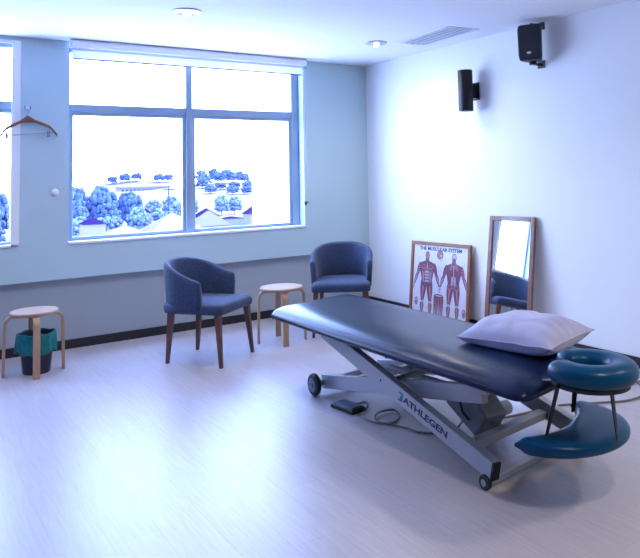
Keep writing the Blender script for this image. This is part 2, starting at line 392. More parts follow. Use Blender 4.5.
# ------------------------------------------------------------------ poster
def frame_matrix(bl_, br_, tl_):
    bl_, br_, tl_ = Vector(bl_), Vector(br_), Vector(tl_)
    u = (br_ - bl_); Wd = u.length; u.normalize()
    vv = (tl_ - bl_); vv -= u * vv.dot(u); Hd = vv.length; vv.normalize()
    n = u.cross(vv)
    m4 = Matrix(((u.x, vv.x, n.x, bl_.x), (u.y, vv.y, n.y, bl_.y), (u.z, vv.z, n.z, bl_.z), (0, 0, 0, 1)))
    return m4, Wd, Hd
def text_mesh(name, body, size, m, parent, mtx, depth=.0004, sx=1.0, align='CENTER', bold=0.0):
    cu = bpy.data.curves.new(name, 'FONT'); cu.body = body; cu.size = size; cu.align_x = align; cu.align_y = 'CENTER'; cu.extrude = depth
    cu.offset = bold; cu.resolution_u = 3
    to = bpy.data.objects.new(name + '_tmp', cu); COL.objects.link(to)
    dg = bpy.context.evaluated_depsgraph_get(); dg.update()
    me = bpy.data.meshes.new_from_object(to.evaluated_get(dg))
    bpy.data.objects.remove(to); bpy.data.curves.remove(cu)
    me.transform(Matrix.Diagonal((sx, 1, 1, 1))); me.materials.clear(); me.materials.append(m)
    o = bpy.data.objects.new(name, me); COL.objects.link(o); o.parent = parent; o.matrix_local = mtx
    return o
pm, PW, PH = frame_matrix((4.305, 5.585, .004), (4.372, 4.785, .004), (4.383, 5.568, .768))
po = thing('framed_poster', (0, 0, 0), 'framed chart of two standing muscle figures leaning on the right wall', 'poster')
po.matrix_world = pm
FW = .034
f = MB(); f.box((0, 0, -.012), (FW, PH, .012)); f.box((PW-FW, 0, -.012), (PW, PH, .012)); f.box((FW, 0, -.012), (PW-FW, FW, .012)); f.box((FW, PH-FW, -.012), (PW-FW, PH, .012))
f.build('poster_frame', M['pframe'], po, smooth=False, bevel=.003)
sh = MB(); sh.use(M['paper']); sh.box((FW, FW, -.006), (PW-FW, PH-FW, 0))
lay = [0.0004]
def blob(mm, cx, cy, rx, ry, a=0.0, n=14, pw=1.0):
    sh.use(mm); lay[0] += .000004; ca, sa = math.cos(a), math.sin(a); P = []
    for j in range(n):
        q = 2*PI*j/n; x = rx*math.cos(q)*abs(math.cos(q))**(pw-1) if pw != 1 else rx*math.cos(q); y = ry*math.sin(q)
        P.append((cx + x*ca - y*sa, cy + x*sa + y*ca, lay[0]))
    sh.poly(P)
def limb(mm, x0, y0, x1, y1, r0, r1):
    sh.use(mm); lay[0] += .000004
    d = Vector((x1-x0, y1-y0)); nl = Vector((-d.y, d.x)).normalized(); P = []
    for t, k in ((0, .75), (.2, 1), (.45, 1), (.75, .85), (1, .7)):
        r = (r0 + (r1-r0)*t) * k; P.append((x0+d.x*t + nl.x*r, y0+d.y*t + nl.y*r, lay[0]))
    for t, k in ((1, .7), (.75, .85), (.45, 1), (.2, 1), (0, .75)):
        r = (r0 + (r1-r0)*t) * k; P.append((x0+d.x*t - nl.x*r, y0+d.y*t - nl.y*r, lay[0]))
    sh.poly(P)
def figure(cx, top, hgt, back):
    h = hgt; wx = 1.12           # drawn a little broad, as on the chart
    X = lambda x: cx + x * h * wx
    Y = lambda y: top - y * h
    m1, m2, m3, m4 = M['mus1'], M['mus2'], M['mus3'], M['mus4']
    for s_ in (-1, 1):
        # arm, forearm, hand
        limb(m4, X(s_*.135), Y(.20), X(s_*.185), Y(.37), .034*h*wx, .028*h*wx); limb(m1, X(s_*.137), Y(.205), X(s_*.182), Y(.36), .022*h*wx, .018*h*wx)
        limb(m4, X(s_*.185), Y(.35), X(s_*.235), Y(.50), .030*h*wx, .016*h*wx); limb(m2, X(s_*.188), Y(.36), X(s_*.228), Y(.47), .017*h*wx, .007*h*wx)
        limb(m3, X(s_*.198), Y(.37), X(s_*.232), Y(.49), .005*h, .003*h)
        blob(m3, X(s_*.243), Y(.535), .017*h*wx, .035*h, s_*.25)
        for q in range(3): limb(m3, X(s_*(.238+.008*q)), Y(.54), X(s_*(.24+.014*q)), Y(.59), .004*h, .003*h)
        # leg
        limb(m4, X(s_*.055), Y(.48), X(s_*.075), Y(.74), .062*h*wx, .036*h*wx)
        limb(m1, X(s_*.035), Y(.50), X(s_*.062), Y(.70), .020*h*wx, .012*h*wx); limb(m2, X(s_*.066), Y(.50), X(s_*.076), Y(.71), .018*h*wx, .012*h*wx); limb(m1, X(s_*.095), Y(.49), X(s_*.092), Y(.70), .014*h*wx, .010*h*wx)
        limb(m3, X(s_*.052), Y(.49), X(s_*.084), Y(.70), .004*h, .004*h)
        blob(m3, X(s_*.076), Y(.745), .026*h*wx, .026*h)
        limb(m4, X(s_*.076), Y(.76), X(s_*.078), Y(.95), .040*h*wx, .017*h*wx); limb(m2, X(s_*.064), Y(.77), X(s_*.072), Y(.89), .015*h*wx, .006*h*wx); limb(m1, X(s_*.094), Y(.77), X(s_*.086), Y(.90), .013*h*wx, .005*h*wx); limb(m3, X(s_*.079), Y(.77), X(s_*.079), Y(.93), .005*h, .004*h)
        blob(m3, X(s_*.085), Y(.965), .028*h*wx, .016*h)
    # torso
    sh.use(m4); lay[0] += .000004
    sh.poly([(X(a), Y(b), lay[0]) for a, b in ((-.05, .145), (-.14, .18), (-.155, .22), (-.12, .33), (-.10, .42), (-.115, .50), (0, .53), (.115, .50), (.10, .42), (.12, .33), (.155, .22), (.14, .18), (.05, .145))])
    for s_ in (-1, 1):
        blob(m1, X(s_*.13), Y(.205), .030*h*wx, .036*h)                    # shoulder
        if not back:
            blob(m2, X(s_*.060), Y(.235), .052*h*wx, .040*h, s_*.2); blob(m1, X(s_*.065), Y(.225), .036*h*wx, .018*h, s_*.2)
            for q in range(4): blob(m3, X(s_*.022), Y(.305 + .045*q), .017*h*wx, .018*h)
            limb(m2, X(s_*.085), Y(.29), X(s_*.07), Y(.45), .020*h*wx, .014*h*wx); limb(m3, X(s_*.055), Y(.30), X(s_*.06), Y(.46), .006*h, .006*h)
        else:
            limb(m2, X(s_*.02), Y(.15), X(s_*.075), Y(.26), .028*h*wx, .018*h*wx); limb(m1, X(s_*.085), Y(.24), X(s_*.05), Y(.40), .032*h*wx, .016*h*wx)
            limb(m3, X(s_*.022), Y(.33), X(s_*.03), Y(.46), .014*h, .016*h); blob(m2, X(s_*.055), Y(.485), .045*h*wx, .042*h); blob(m1, X(s_*.06), Y(.48), .028*h*wx, .022*h)
    limb(m3, X(0), Y(.15), X(0), Y(.46), .006*h, .006*h)
    # neck, head
    limb(m4, X(0), Y(.10), X(0), Y(.17), .034*h*wx, .044*h*wx); limb(m2, X(-.016), Y(.11), X(-.03), Y(.16), .009*h, .009*h); limb(m2, X(.016), Y(.11), X(.03), Y(.16), .009*h, .009*h)
    blob(m4, X(0), Y(.058), .041*h*wx, .060*h); blob(m2 if not back else m3, X(0), Y(.060), .031*h*wx, .048*h)
    if not back:
        for s_ in (-1, 1): blob(m3, X(s_*.014), Y(.052), .008*h, .005*h)
        limb(m3, X(-.01), Y(.085), X(.01), Y(.085), .003*h, .003*h); limb(m1, X(0), Y(.05), X(0), Y(.072), .004*h, .005*h)
    else:
        blob(m1, X(0), Y(.088), .026*h*wx, .020*h)
FH = PH - 2*FW
figure(PW*.285, PH-FW-.085*FH, FH*.94, False)
figure(PW*.735, PH-FW-.085*FH, FH*.94, True)
# small inset drawings
blob(M['mus4'], PW*.50, PH*.845, .045, .043); blob(M['mus2'], PW*.495, PH*.85, .036, .034); blob(M['mus3'], PW*.52, PH*.835, .014, .012); limb(M['mus3'], PW*.53, PH*.81, PW*.53, PH*.77, .014, .01)
for s_ in (-1, 1):
    for k in range(3):
        limb(M['mus4'], PW*.50 + s_*(.012+.022*k), PH*.335, PW*.50 + s_*(.014+.019*k), PH*.09, .012, .007)
        limb(M['mus2'] if k % 2 else M['mus1'], PW*.50 + s_*(.012+.022*k), PH*.325, PW*.50 + s_*(.014+.019*k), PH*.13, .008, .004)
blob(M['mus4'], PW*.5, PH*.335, .065, .02); blob(M['mus3'], PW*.5, PH*.338, .05, .008)
for (cx_, cy_) in ((.115, .235), (.915, .175)):
    blob(M['mus4'], PW*cx_, PH*cy_, .022, .04); blob(M['mus3'], PW*cx_, PH*cy_, .015, .03); blob(M['mus1'], PW*cx_, PH*(cy_-.01), .010, .014)
for cx_, n_, y0_ in ((.135, 9, .80), (.885, 9, .80), (.50, 6, .70), (.40, 5, .30), (.61, 5, .30)):   # columns of tiny caption lines
    for q in range(n_):
        sh.use(M['mus3']); lay[0] += .000004; z = lay[0]; xx = PW*cx_; yy = PH*(y0_ - .028*q)
        l_ = .012 + .008*((q*7) % 3); sh.poly([(xx-l_, yy-.0018, z), (xx+l_, yy-.0018, z), (xx+l_, yy+.0018, z), (xx-l_, yy+.0018, z)])
sh.build('print', None, po, smooth=False)
text_mesh('title', 'THE MUSCULAR SYSTEM', .046, M['ink'], po, Matrix.Translation((PW*.5, PH-FW-.034, .0008)), .0003, 1.14, bold=.0016)

# ------------------------------------------------------------------ mirror
mm_, MW, MH = frame_matrix((4.255, 4.465, .004), (4.313, 3.985, .004), (4.399, 4.50, 1.055))
mi = thing('standing_mirror', (0, 0, 0), 'tall narrow brown-framed mirror leaning on the right wall beside the poster', 'mirror')
mi.matrix_world = mm_
FW = .042
f = MB(); f.box((0, 0, -.012), (FW, MH, .014)); f.box((MW-FW, 0, -.012), (MW, MH, .014)); f.box((FW, 0, -.012), (MW-FW, FW, .014)); f.box((FW, MH-FW, -.012), (MW-FW, MH, .014))
f.build('mirror_frame', M['mframe'], mi, smooth=False, bevel=.005)
MB().box((FW-.004, FW-.004, -.008), (MW-FW+.004, MH-FW+.004, .002)).build('mirror_glass', M['mirror'], mi, smooth=False)

# ------------------------------------------------------------------ tub chairs
def make_chair(loc, rz, label):
    t = thing('tub_chair', loc, label, 'chair', rz, 'blue tub chairs by the window')
    hw, yf, yc, rb = .262, -.115, .03, .262     # half width, arm front, start of the curved back, back radius
    path = []
    n1, n2 = 7, 26
    for i in range(n1): path.append((-hw, yf + (yc - yf) * i / n1, -1, 0))
    for i in range(n2 + 1):
        a = PI - PI * i / n2; path.append((hw * math.cos(a), yc + rb * .92 * math.sin(a), math.cos(a), math.sin(a)))
    for i in range(n1): path.append((hw, yc + (yf - yc) * (i + 1) / n1, 1, 0))
    R_ = []; N_ = len(path)
    for i, (x, y, nx, ny) in enumerate(path):
        back = (y - yf) / (yc + rb*.92 - yf)
        s_ = min(1, max(0, back / .97)); s_ = .55*s_ + .45*s_*s_*(3-2*s_)
        zt = .655 + .14 * s_
        th = .026; z0 = .40
        fl = .028                                     # the shell leans outward a little towards the top
        ring = []
        prof = [(-th, z0+.02), (-th, (z0+zt)/2), (-th, zt-.03), (-th*.75, zt-.01), (0, zt), (th*.75, zt-.008), (th, zt-.03), (th, (z0+zt)/2), (th, z0+.02), (th*.6, z0), (-th*.6, z0)]
        for d, z in prof:
            k = d + fl * (z - z0) / .4 - .012
            ring.append((x + nx*k, y + ny*k, z))
        R_.append(ring)
    def endcap(r, dy, sc_): 
        c = sum((Vector(p) for p in r), Vector()) / len(r)
        return [tuple(c + (Vector(p) - c) * sc_ + Vector((0, dy, 0))) for p in r]
    R_ = [endcap(R_[0], -.020, .72), endcap(R_[0], -.010, .93)] + R_ + [endcap(R_[-1], -.010, .93), endcap(R_[-1], -.020, .72)]
    MB().rings(R_).build('backrest', M['fabric'], t, ang=60)
    # seat cushion: rounded front, crowned top
    R_ = []
    def outline(ins):
        P = []
        W_, f_, b_ = .268 - ins, -.315 + ins, .26 - ins; r = .045; rk = max(.03, .14 - ins*.6)
        for cx_, cy_, a0 in ((W_-r, f_+r, -PI/2), (W_-rk, b_-rk, 0), (-W_+rk, b_-rk, PI/2), (-W_+r, f_+r, PI)):
            rr = r if cy_ < 0 else rk
            for j in range(7): a = a0 + PI/2*j/6; P.append((cx_ + rr*math.cos(a), cy_ + rr*math.sin(a)))
        return P
    for ins, z in ((.03, .392), (.006, .396), (0, .41), (0, .445), (.008, .463), (.03, .474), (.08, .482), (.16, .487)):
        R_.append([(x, y, z) for x, y in outline(ins)])
    MB().rings(R_).build('seat', M['fabric'], t, ang=60)
    for sx, sy in ((-1, -1), (1, -1), (-1, 1), (1, 1)):
        top = Vector((sx*(.225 if sy < 0 else .205), -.265 if sy < 0 else .165, .40)); bot = Vector((sx*(.25 if sy < 0 else .215), -.305 if sy < 0 else .195, 0))
        l = MB(); l.rings([[tuple(bot + (top-bot)*q + Vector((a*w_, b*w_, 0))) for a, b in ((-1,-1),(1,-1),(1,1),(-1,1))] for q, w_ in ((0, .0125), (.5, .018), (1, .0235))])
        l.build('leg', M['walnut'], t, smooth=False, bevel=.004)
    return t
make_chair((2.125, 5.49, 0), math.radians(37), 'blue-grey tub chair standing left of the low round stool')
make_chair((3.53, 5.60, 0), math.radians(-35), 'blue-grey tub chair in the corner behind the massage table')

# ------------------------------------------------------------------ stools
def make_stool(loc, rz, label, zt=.47, rad=.178):
    t = thing('round_stool', loc, label, 'stool', rz, 'bentwood stools')
    MB().lathe([(.001, zt-.026), (rad-.006, zt-.026), (rad, zt-.020), (rad, zt-.006), (rad-.006, zt), (.001, zt)], 48).build('seat', M['birchtop'], t)
    for k in range(4):
        a = k*PI/2; ca, sa = math.cos(a), math.sin(a)
        P = [(.07, zt-.036), (.145, zt-.036)]
        for j in range(1, 9):
            q = PI/2*j/8; P.append((.145 + .055*math.sin(q), zt-.036-.055*(1-math.cos(q))))
        P += [(.203, .25), (.207, .0)]
        th, wd = .0095, .024
        R_ = []
        for i, (r, z) in enumerate(P):
            a_ = Vector(P[max(i-1, 0)]); b_ = Vector(P[min(i+1, len(P)-1)]); tt = (b_-a_).normalized(); nn = Vector((-tt.y, tt.x))
            if i == len(P)-1: nn = Vector((1, 0))
            ring = []
            for s1, s2 in ((-1,-1),(1,-1),(1,1),(-1,1)):
                rr = r + nn.x*th*s1; zz = z + nn.y*th*s1; y = wd*s2
                ring.append((rr*ca - y*sa, rr*sa + y*ca, zz))
            R_.append(ring)
        MB().rings(R_).build('leg', M['birch'], t, ang=40)
    sc_ = MB()
    for k in range(4):
        a = k*PI/2; sc_.lathe([(.001, 0), (.006, 0), (.006, .003), (.001, .004)], 10, c=(.11*math.cos(a), .11*math.sin(a), zt-.001))
    return t
make_stool((.945, 5.93, 0), math.radians(-4), 'birch bentwood stool standing over the waste bin at the far left', .472, .172)
make_stool((2.872, 5.565, 0), math.radians(-18), 'birch bentwood stool between the two blue tub chairs', .478, .188)

# ------------------------------------------------------------------ waste bin
bn = thing('waste_bin', (.965, 5.94, 0), 'dark round waste bin with a teal liner under the left stool', 'bin')
MB().lathe([(.001, 0), (.092, 0), (.096, .006), (.125, .285), (.130, .288), (.130, .296), (.122, .296), (.116, .28), (.09, .012), (.001, .012)], 36).build('bin_body', M['bin'], bn)
R_ = []
for r, z, wv in ((.117, .15, .003), (.121, .285, .002), (.126, .303, .003), (.134, .302, .003), (.139, .285, .004), (.142, .22, .007), (.144, .165, .010), (.141, .162, .010)):
    ring = []
    for j in range(72):
        a = 2*PI*j/72; q = r + wv*(math.sin(9*a) + .7*math.sin(17*a + 1.3) + .4*math.sin(5*a)) * .6
        zz = z + (.012*math.sin(6*a + .5) if z < .2 and r > .13 else .004*math.sin(7*a))
        ring.append((q*math.cos(a), q*math.sin(a), zz))
    R_.append(ring)
MB().rings(R_, False, False).build('bin_liner', M['liner'], bn, ang=60)

# ------------------------------------------------------------------ massage table
tb = thing('massage_table', (2.55, 3.2, 0), 'navy padded lift massage table on a silver scissor frame in the middle of the room', 'massage table')
OX = Vector((2.55, 3.2, 0))
aB = Vector((math.cos(math.radians(7)), math.sin(math.radians(7)), 0)); bB = Vector((.028, 1, 0)).normalized()
def tbp(u, y, z):         # point of the base: u across from the left beam, y along the room, z up
    p = Vector((2.285, 2.37, 0)) + aB*u + bB*(y - 2.37); return Vector((p.x, p.y, z)) - OX
# padded top
FLc = Vector((2.150, 4.395)); NLc = Vector((2.150, 2.035)); PWid = .79
aP = Vector((math.cos(math.radians(11)), math.sin(math.radians(11)))); bP = (FLc - NLc).normalized(); PLen = (FLc - NLc).length
def padloop(ins, z, r=.085):
    P = []; r = max(r - ins*.5, .02)
    for cu_, cv_, a0 in ((PWid-ins-r, ins+r, -PI/2), (PWid-ins-r, PLen-ins-r, 0), (ins+r, PLen-ins-r, PI/2), (ins+r, ins+r, PI)):
        for j in range(9):
            a = a0 + PI/2*j/8; q = NLc + aP*(cu_ + r*math.cos(a)) + bP*(cv_ + r*math.sin(a)); P.append((q.x-OX.x, q.y-OX.y, z))
    return P
ZP = .480
R_ = [padloop(i_, ZP + z) for i_, z in ((.05, 0), (.02, .002), (.006, .008), (.0, .018), (.002, .028), (.009, .039), (.02, .050), (.038, .061), (.062, .071), (.095, .080), (.14, .087), (.19, .091), (.25, .093))]
MB().rings(R_).build('padded_top', M['vinyl'], tb, ang=70)
R_ = [padloop(i_, ZP + z) for i_, z in ((.10, -.02), (.07, -.018), (.07, 0))]
MB().rings(R_).build('top_board', M['black'], tb, smooth=False)
# upper frame rails
uf = MB()
for u in (.06, .64): uf.beam(tbp(u, 2.35, .435), tbp(u, 4.15, .435), aB, .04, .04)
for y in (2.45, 4.05): uf.beam(tbp(.06, y, .435), tbp(.64, y, .435), bB, .04, .04)
uf.build('upper_frame', M['steel'], tb, smooth=False, bevel=.004)
# outer diagonals
A0z, A1z = .088, .452
for nm, u in (('outer', 0.0), ('outer', .70)):
    d = MB(); d.beam(tbp(u, 2.355, A0z), tbp(u, 3.92, A1z), aB, .05, .090); d.build('outer_lift_arm', M['steel'], tb, smooth=False, bevel=.005)
    dirA = (tbp(u, 3.92, A1z) - tbp(u, 2.355, A0z)).normalized()
    c = MB(); e0 = tbp(u, 2.355, A0z); c.beam(e0 - dirA*.012, e0 + dirA*.004, aB, .047, .084); c.build('end_cap', M['black'], tb, smooth=False, bevel=.004)
# inner diagonals
for u in (.095, .605):
    d = MB(); d.beam(tbp(u, 4.09, .072), tbp(u, 2.50, .375), aB, .04, .090); d.build('inner_lift_arm', M['steel'], tb, smooth=False, bevel=.005)
    MB().box(tuple(tbp(u, 2.50, .375) - Vector((.02, .03, .0))), tuple(tbp(u, 2.50, .375) + Vector((.02, .03, .06)))).build('arm_bracket', M['steel'], tb, smooth=False, bevel=.003)
MB().cyl(tbp(.02, 3.22, .283), tbp(.68, 3.22, .283), .016).build('pivot_shaft', M['steel'], tb)
# far axle and wheels
MB().cyl(tbp(.015, 4.07, .072), tbp(.685, 4.07, .072), .02).build('axle', M['steel'], tb)
for u, s_ in ((.0, -1), (.70, 1)):
    wh = MB(); c0 = tbp(u + s_*.0, 4.07, .072)
    prof = [(.001, -.02), (.045, -.02), (.062, -.019), (.07, -.012), (.072, 0), (.07, .012), (.062, .019), (.045, .02), (.001, .02)]
    R_ = []
    for r, k in prof:
        R_.append([tuple(c0 + aB*k + Vector((0, r*math.cos(q), r*math.sin(q)))) for q in [2*PI*j/32 for j in range(32)]])
    wo = wh.rings(R_).build('wheel', M['rubber'], tb, ang=35)
    hb = MB(); R_ = []
    for r, k in ((.045, .020), (.043, .024), (.030, .022), (.014, .024), (.012, .030), (.001, .030)):
        R_.append([tuple(c0 + aB*(k*s_) + Vector((0, r*math.cos(q), r*math.sin(q)))) for q in [2*PI*j/24 for j in range(24)]])
    hb.rings(R_).build('hub', M['hub'], wo, ang=35)
# near roller bar and small wheels
MB().beam(tbp(-.005, 2.395, .034), tbp(.72, 2.395, .034), bB, .045, .035).build('roller_bar', M['steel'], tb, smooth=False, bevel=.006)
for u, s_ in ((-.028, -1), (.745, 1)):
    c0 = tbp(u, 2.395, .034); R_ = []
    for r, k in ((.001, -.014), (.03, -.014), (.034, -.009), (.034, .009), (.03, .014), (.001, .014)):
        R_.append([tuple(c0 + aB*k + Vector((0, r*math.cos(q), r*math.sin(q)))) for q in [2*PI*j/24 for j in range(24)]])
    wo = MB().rings(R_).build('castor_wheel', M['rubber'], tb, ang=35)
    hb = MB(); R_ = []
    for r, k in ((.016, .014), (.015, .017), (.008, .016), (.006, .020), (.001, .020)):
        R_.append([tuple(c0 + aB*(k*s_) + Vector((0, r*math.cos(q), r*math.sin(q)))) for q in [2*PI*j/16 for j in range(16)]])
    hb.rings(R_).build('hub', M['steel'], wo, ang=35)
# cross tube between the outer arms
MB().beam(tbp(.025, 2.58, .118), tbp(.675, 2.58, .118), bB, .06, .04).build('cross_bar', M['steel'], tb, smooth=False, bevel=.004)
MB().beam(tbp(.115, 3.70, .150), tbp(.585, 3.70, .150), bB, .04, .04).build('cross_bar', M['steel'], tb, smooth=False, bevel=.004)
# lift motor
mt = MB()
cM = tbp(.40, 2.84, .150)
dM = Vector((0, -.6, -.42)).normalized(); 
mt.beam(cM - dM*.14, cM + dM*.12, aB, .19, .19, .15, .17)
mo = mt.build('motor_housing', M['steeld'], tb, smooth=False, bevel=.012)
c2 = cM + Vector((.10, -.06, -.02))
MB().cyl(c2 - aB*.04, c2 + aB*.07, .038).build('motor_cap', M['steel'], mo)
MB().cyl(cM + dM*.10, tbp(.36, 2.60, .11), .018).build('actuator_rod', M['chrome'], tb)
MB().cyl(cM - dM*.11, tbp(.36, 3.66, .20), .022).build('actuator_tube', M['steeld'], tb)
MB().tube([cM + Vector((-.085, .05, .06)), cM + Vector((-.11, .03, .05)), cM + Vector((-.12, .0, .0)), cM + Vector((-.10, -.03, -.04))], .006, 8).build('motor_lead', M['black'], tb)
# lettering on the outer face of the left arm
a0, a1 = tbp(0, 2.355, A0z), tbp(0, 3.92, A1z)
ux = (a0 - a1).normalized(); nx = -aB; nx = (nx - ux*nx.dot(ux)).normalized(); uy = nx.cross(ux)
def facem(y, dv=0.0):
    p = a1 + (a0 - a1) * ((3.92 - y) / (3.92 - 2.355)); p = p + nx*.0256 + uy*dv
    return Matrix(((ux.x, uy.x, nx.x, p.x), (ux.y, uy.y, nx.y, p.y), (ux.z, uy.z, nx.z, p.z), (0, 0, 0, 1)))
text_mesh('lettering', 'ATHLEGEN', .046, M['ink'], tb, facem(2.84, .0), .0004, 1.62, bold=.0016)
e_ = MB()
for (x0_, y0_, x1_, y1_) in ((-.020, .014, .020, .024), (.008, -.024, .020, .014), (-.020, -.024, .008, -.014), (-.004, -.014, .008, .006)):
    e_.box((x0_, y0_, 0), (x1_, y1_, .0006))
em = e_.build('emblem', M['tealink'], tb, smooth=False); em.matrix_local = facem(3.05)
bo = MB().lathe([(.006, 0), (.006, .002), (.001, .003)], 12).build('bolt', M['black'], tb); bo.matrix_local = facem(3.24, .0)

# face cradle
cC = Vector((2.413, 1.902, .618)) - OX
fa = math.radians(118)                       # direction of the open end, towards the table
R_ = []
n_ = 44
for i in range(-2, n_ + 3):
    t = min(max(i, 0), n_) / n_
    a = fa + math.radians(38) + t * math.radians(284)
    rx = .122; c = Vector((rx*math.cos(a), rx*1.08*math.sin(a), 0)); nrm = Vector((math.cos(a), math.sin(a), 0)); tan = Vector((-math.sin(a), math.cos(a), 0))
    k, off = (1, 0)
    if i < 0: k, off = ((.80, -.022) if i == -1 else (.35, -.034))
    if i > n_: k, off = ((.80, .022) if i == n_+1 else (.35, .034))
    ring = []
    for j in range(18):
        q = 2*PI*j/18; cx_, sx_ = math.cos(q), math.sin(q)
        e1 = math.copysign(abs(cx_)**.8, cx_)*.060*k; e2 = math.copysign(abs(sx_)**.85, sx_)*.046*k
        ring.append(tuple(cC + c + nrm*(e1 + .006) + tan*off + Vector((0, 0, e2))))
    R_.append(ring)
fc = MB().rings(R_).build('face_cradle', M['teal'], tb, ang=70)
pl = MB()
outer = []
for ins in (0,):
    P = [(cC.x + .165*math.cos(2*PI*j/36), cC.y + .17*math.sin(2*PI*j/36)) for j in range(36)]
R_ = []
for r, z in ((.085, -.062), (.155, -.062), (.155, -.048), (.085, -.048), (.085, -.062)):
    R_.append([(cC.x + r*math.cos(2*PI*j/36), cC.y + r*1.04*math.sin(2*PI*j/36), cC.z + z) for j in range(36)])
pl.rings(R_, False, False)
pl.build('cradle_plate', M['black'], fc)
rd = MB()
for dx in (-.07, .09): rd.cyl(cC + Vector((dx, .10, -.058)), (cC.x + dx + .02, 2.25 - OX.y, .492), .011, n=12)
rd.build('support_rods', M['black'], fc)
# hanging arm rest: a crescent cushion
cA = Vector((2.512, 2.135, .292)) - OX
ra = Matrix.Rotation(math.radians(13), 2)
R_ = []
na = 44
for i in range(na + 1):
    t = i/na; a = math.radians(165) + math.radians(218)*t
    po_ = Vector((.315*math.cos(a), .275*math.sin(a)))
    q0 = Vector((.315*math.cos(math.radians(165)), .275*math.sin(math.radians(165)))); q1 = Vector((.315*math.cos(math.radians(383)), .275*math.sin(math.radians(383))))
    pi_ = q0.lerp(q1, t) + Vector((0, -.105*math.sin(PI*t)**.8))
    mid = (po_ + pi_)/2; hv = (po_ - pi_)/2
    k = min(1, .22 + 4.5*math.sin(PI*t)); L_ = max(hv.length, .012); hd = hv.normalized() if hv.length > 1e-5 else Vector((-1 if t < .5 else 1, 0))
    ring = []
    for j in range(22):
        q = 2*PI*j/22; cx_, sx_ = math.cos(q), math.sin(q)
        e1 = math.copysign(abs(cx_)**.55, cx_)*L_; e2 = math.copysign(abs(sx_)**.75, sx_)*.033*k
        p = ra @ (mid + hd*e1); ring.append((cA.x + p.x, cA.y + p.y, cA.z + e2))
    R_.append(ring)
ar = MB().rings(R_).build('arm_rest', M['teal'], tb, ang=75)
def strap(p0, p1, wdir, w0=.022, name='strap'):
    s_ = MB(); s_.beam(Vector(p0) - OX, Vector(p1) - OX, wdir, w0*1.5, .005, None, w0*.8); s_.build(name, M['webbing'], ar, smooth=False)
strap((2.262, 1.945, .572), (2.318, 2.075, .300), (1, .3, 0), .026)
strap((2.47, 2.02, .56), (2.635, 2.185, .322), (1, -.3, 0), .020)
strap((2.375, 1.772, .572), (2.505, 1.850, .322), (1, .4, 0), .026)

# ------------------------------------------------------------------ pillow
pw = thing('pillow', (0, 0, 0), 'plump pale lilac pillow lying on the near end of the massage table', 'pillow')
pA, pB, pC = Vector((2.41, 2.735)), Vector((2.455, 2.145)), Vector((2.90, 2.25))   # left corner, near corner, right corner
pD = pA + pC - pB
NU, NV = 40, 34
top, bot = [], []
SEAMZ = {}
for j in range(NV+1):
    for i in range(NU+1):
        u, v = i/NU, j/NV
        q = pB*(1-u)*(1-v) + pC*u*(1-v) + pA*(1-u)*v + pD*u*v
        uu, vv = 2*u-1, 2*v-1
        cen = (pA + pC) / 2; pinch = 1 - .06*((1-abs(uu)**3)*(abs(vv)**4) + (1-abs(vv)**3)*(abs(uu)**4)); q = cen + (q-cen)*pinch
        e = max(0, (1-abs(uu)**2.6))*max(0, (1-abs(vv)**2.6)); hgt = e**.55
        nz = noise.noise(Vector((u*3.2, v*3.2, 1.7)))*.35 + noise.noise(Vector((u*9, v*5, 4.2)))*.12
        rad_ = math.sin((math.atan2(vv, uu))*11)*max(0, (max(abs(uu), abs(vv))-.45))*.10
        zs_ = .640*(1-u)*(1-v) + .645*u*(1-v) + .603*(1-u)*v + .63*u*v
        zt = zs_ + .002 + hgt*(.090 + .07*nz + rad_*.16) + .016*math.sin(u*26 + 5*noise.noise(Vector((u*2, v*3, 9))))*max(0, 1-2.4*v)*min(1, 6*v)
        zb = max(.5795, zs_ - hgt**.7*.080)
        SEAMZ[(i, j)] = zs_
        top.append((q.x, q.y, zt)); bot.append((q.x, q.y, zb))
pmz = MB(); n1 = NU+1
fs = []
for j in range(NV):
    for i in range(NU):
        a = j*n1+i; fs.append((a, a+1, a+n1+1, a+n1)); b = a + len(top); fs.append((b, b+n1, b+n1+1, b+1))
edge = [i for i in range(n1)] + [j*n1+NU for j in range(1, NV+1)] + [NV*n1+i for i in range(NU-1, -1, -1)] + [j*n1 for j in range(NV-1, 0, -1)]
for k in range(len(edge)):
    a, b = edge[k], edge[(k+1) % len(edge)]; fs.append((a, a+len(top), b+len(top), b))
pmz._add(top+bot, fs)
pmz.build('pillow_case', M['pillow'], pw, ang=80, sub=1)
sm = MB(); sm.tube([(top[i][0], top[i][1], top[i][2]) for i in edge] + [tuple(top[edge[0]])], .004, 6)
sm.build('seam', M['pillow'], pw)

# ------------------------------------------------------------------ foot pedal and cables
fp = thing('foot_pedal', (2.362, 3.71, 0), 'flat dark foot pedal with a looped grey cord on the floor left of the table', 'foot pedal', rz=math.radians(8))
R_ = [[(x*s_, y*s_, z) for x, y in ((-.055, -.105), (.055, -.105), (.055, .105), (-.055, .105))] for s_, z in ((1, 0), (1, .016), (.93, .028))]
MB().rings(R_).build('pedal_body', M['black'], fp, smooth=False, bevel=.005)
MB().rings([[(x, y + .004, z) for x, y in ((-.045, -.09), (.045, -.09), (.045, .085), (-.045, .085))] for z in (.026, .033)]).build('pedal_plate', mat('slate_pedal_plate', (.06, .075, .14), .35), fp, smooth=False, bevel=.003)
def crom(P, k=8):
    P = [Vector(p) for p in P]; out = []
    for i in range(len(P)-1):
        p0, p1, p2, p3 = P[max(i-1, 0)], P[i], P[i+1], P[min(i+2, len(P)-1)]
        for j in range(k):
            t = j/k; out.append(.5*((2*p1) + (p2-p0)*t + (2*p0-5*p1+4*p2-p3)*t*t + (3*p1-p0-3*p2+p3)*t**3))
    out.append(P[-1]); return out
inv = (Matrix.Translation(fp.location) @ Matrix.Rotation(math.radians(8), 4, 'Z')).inverted()
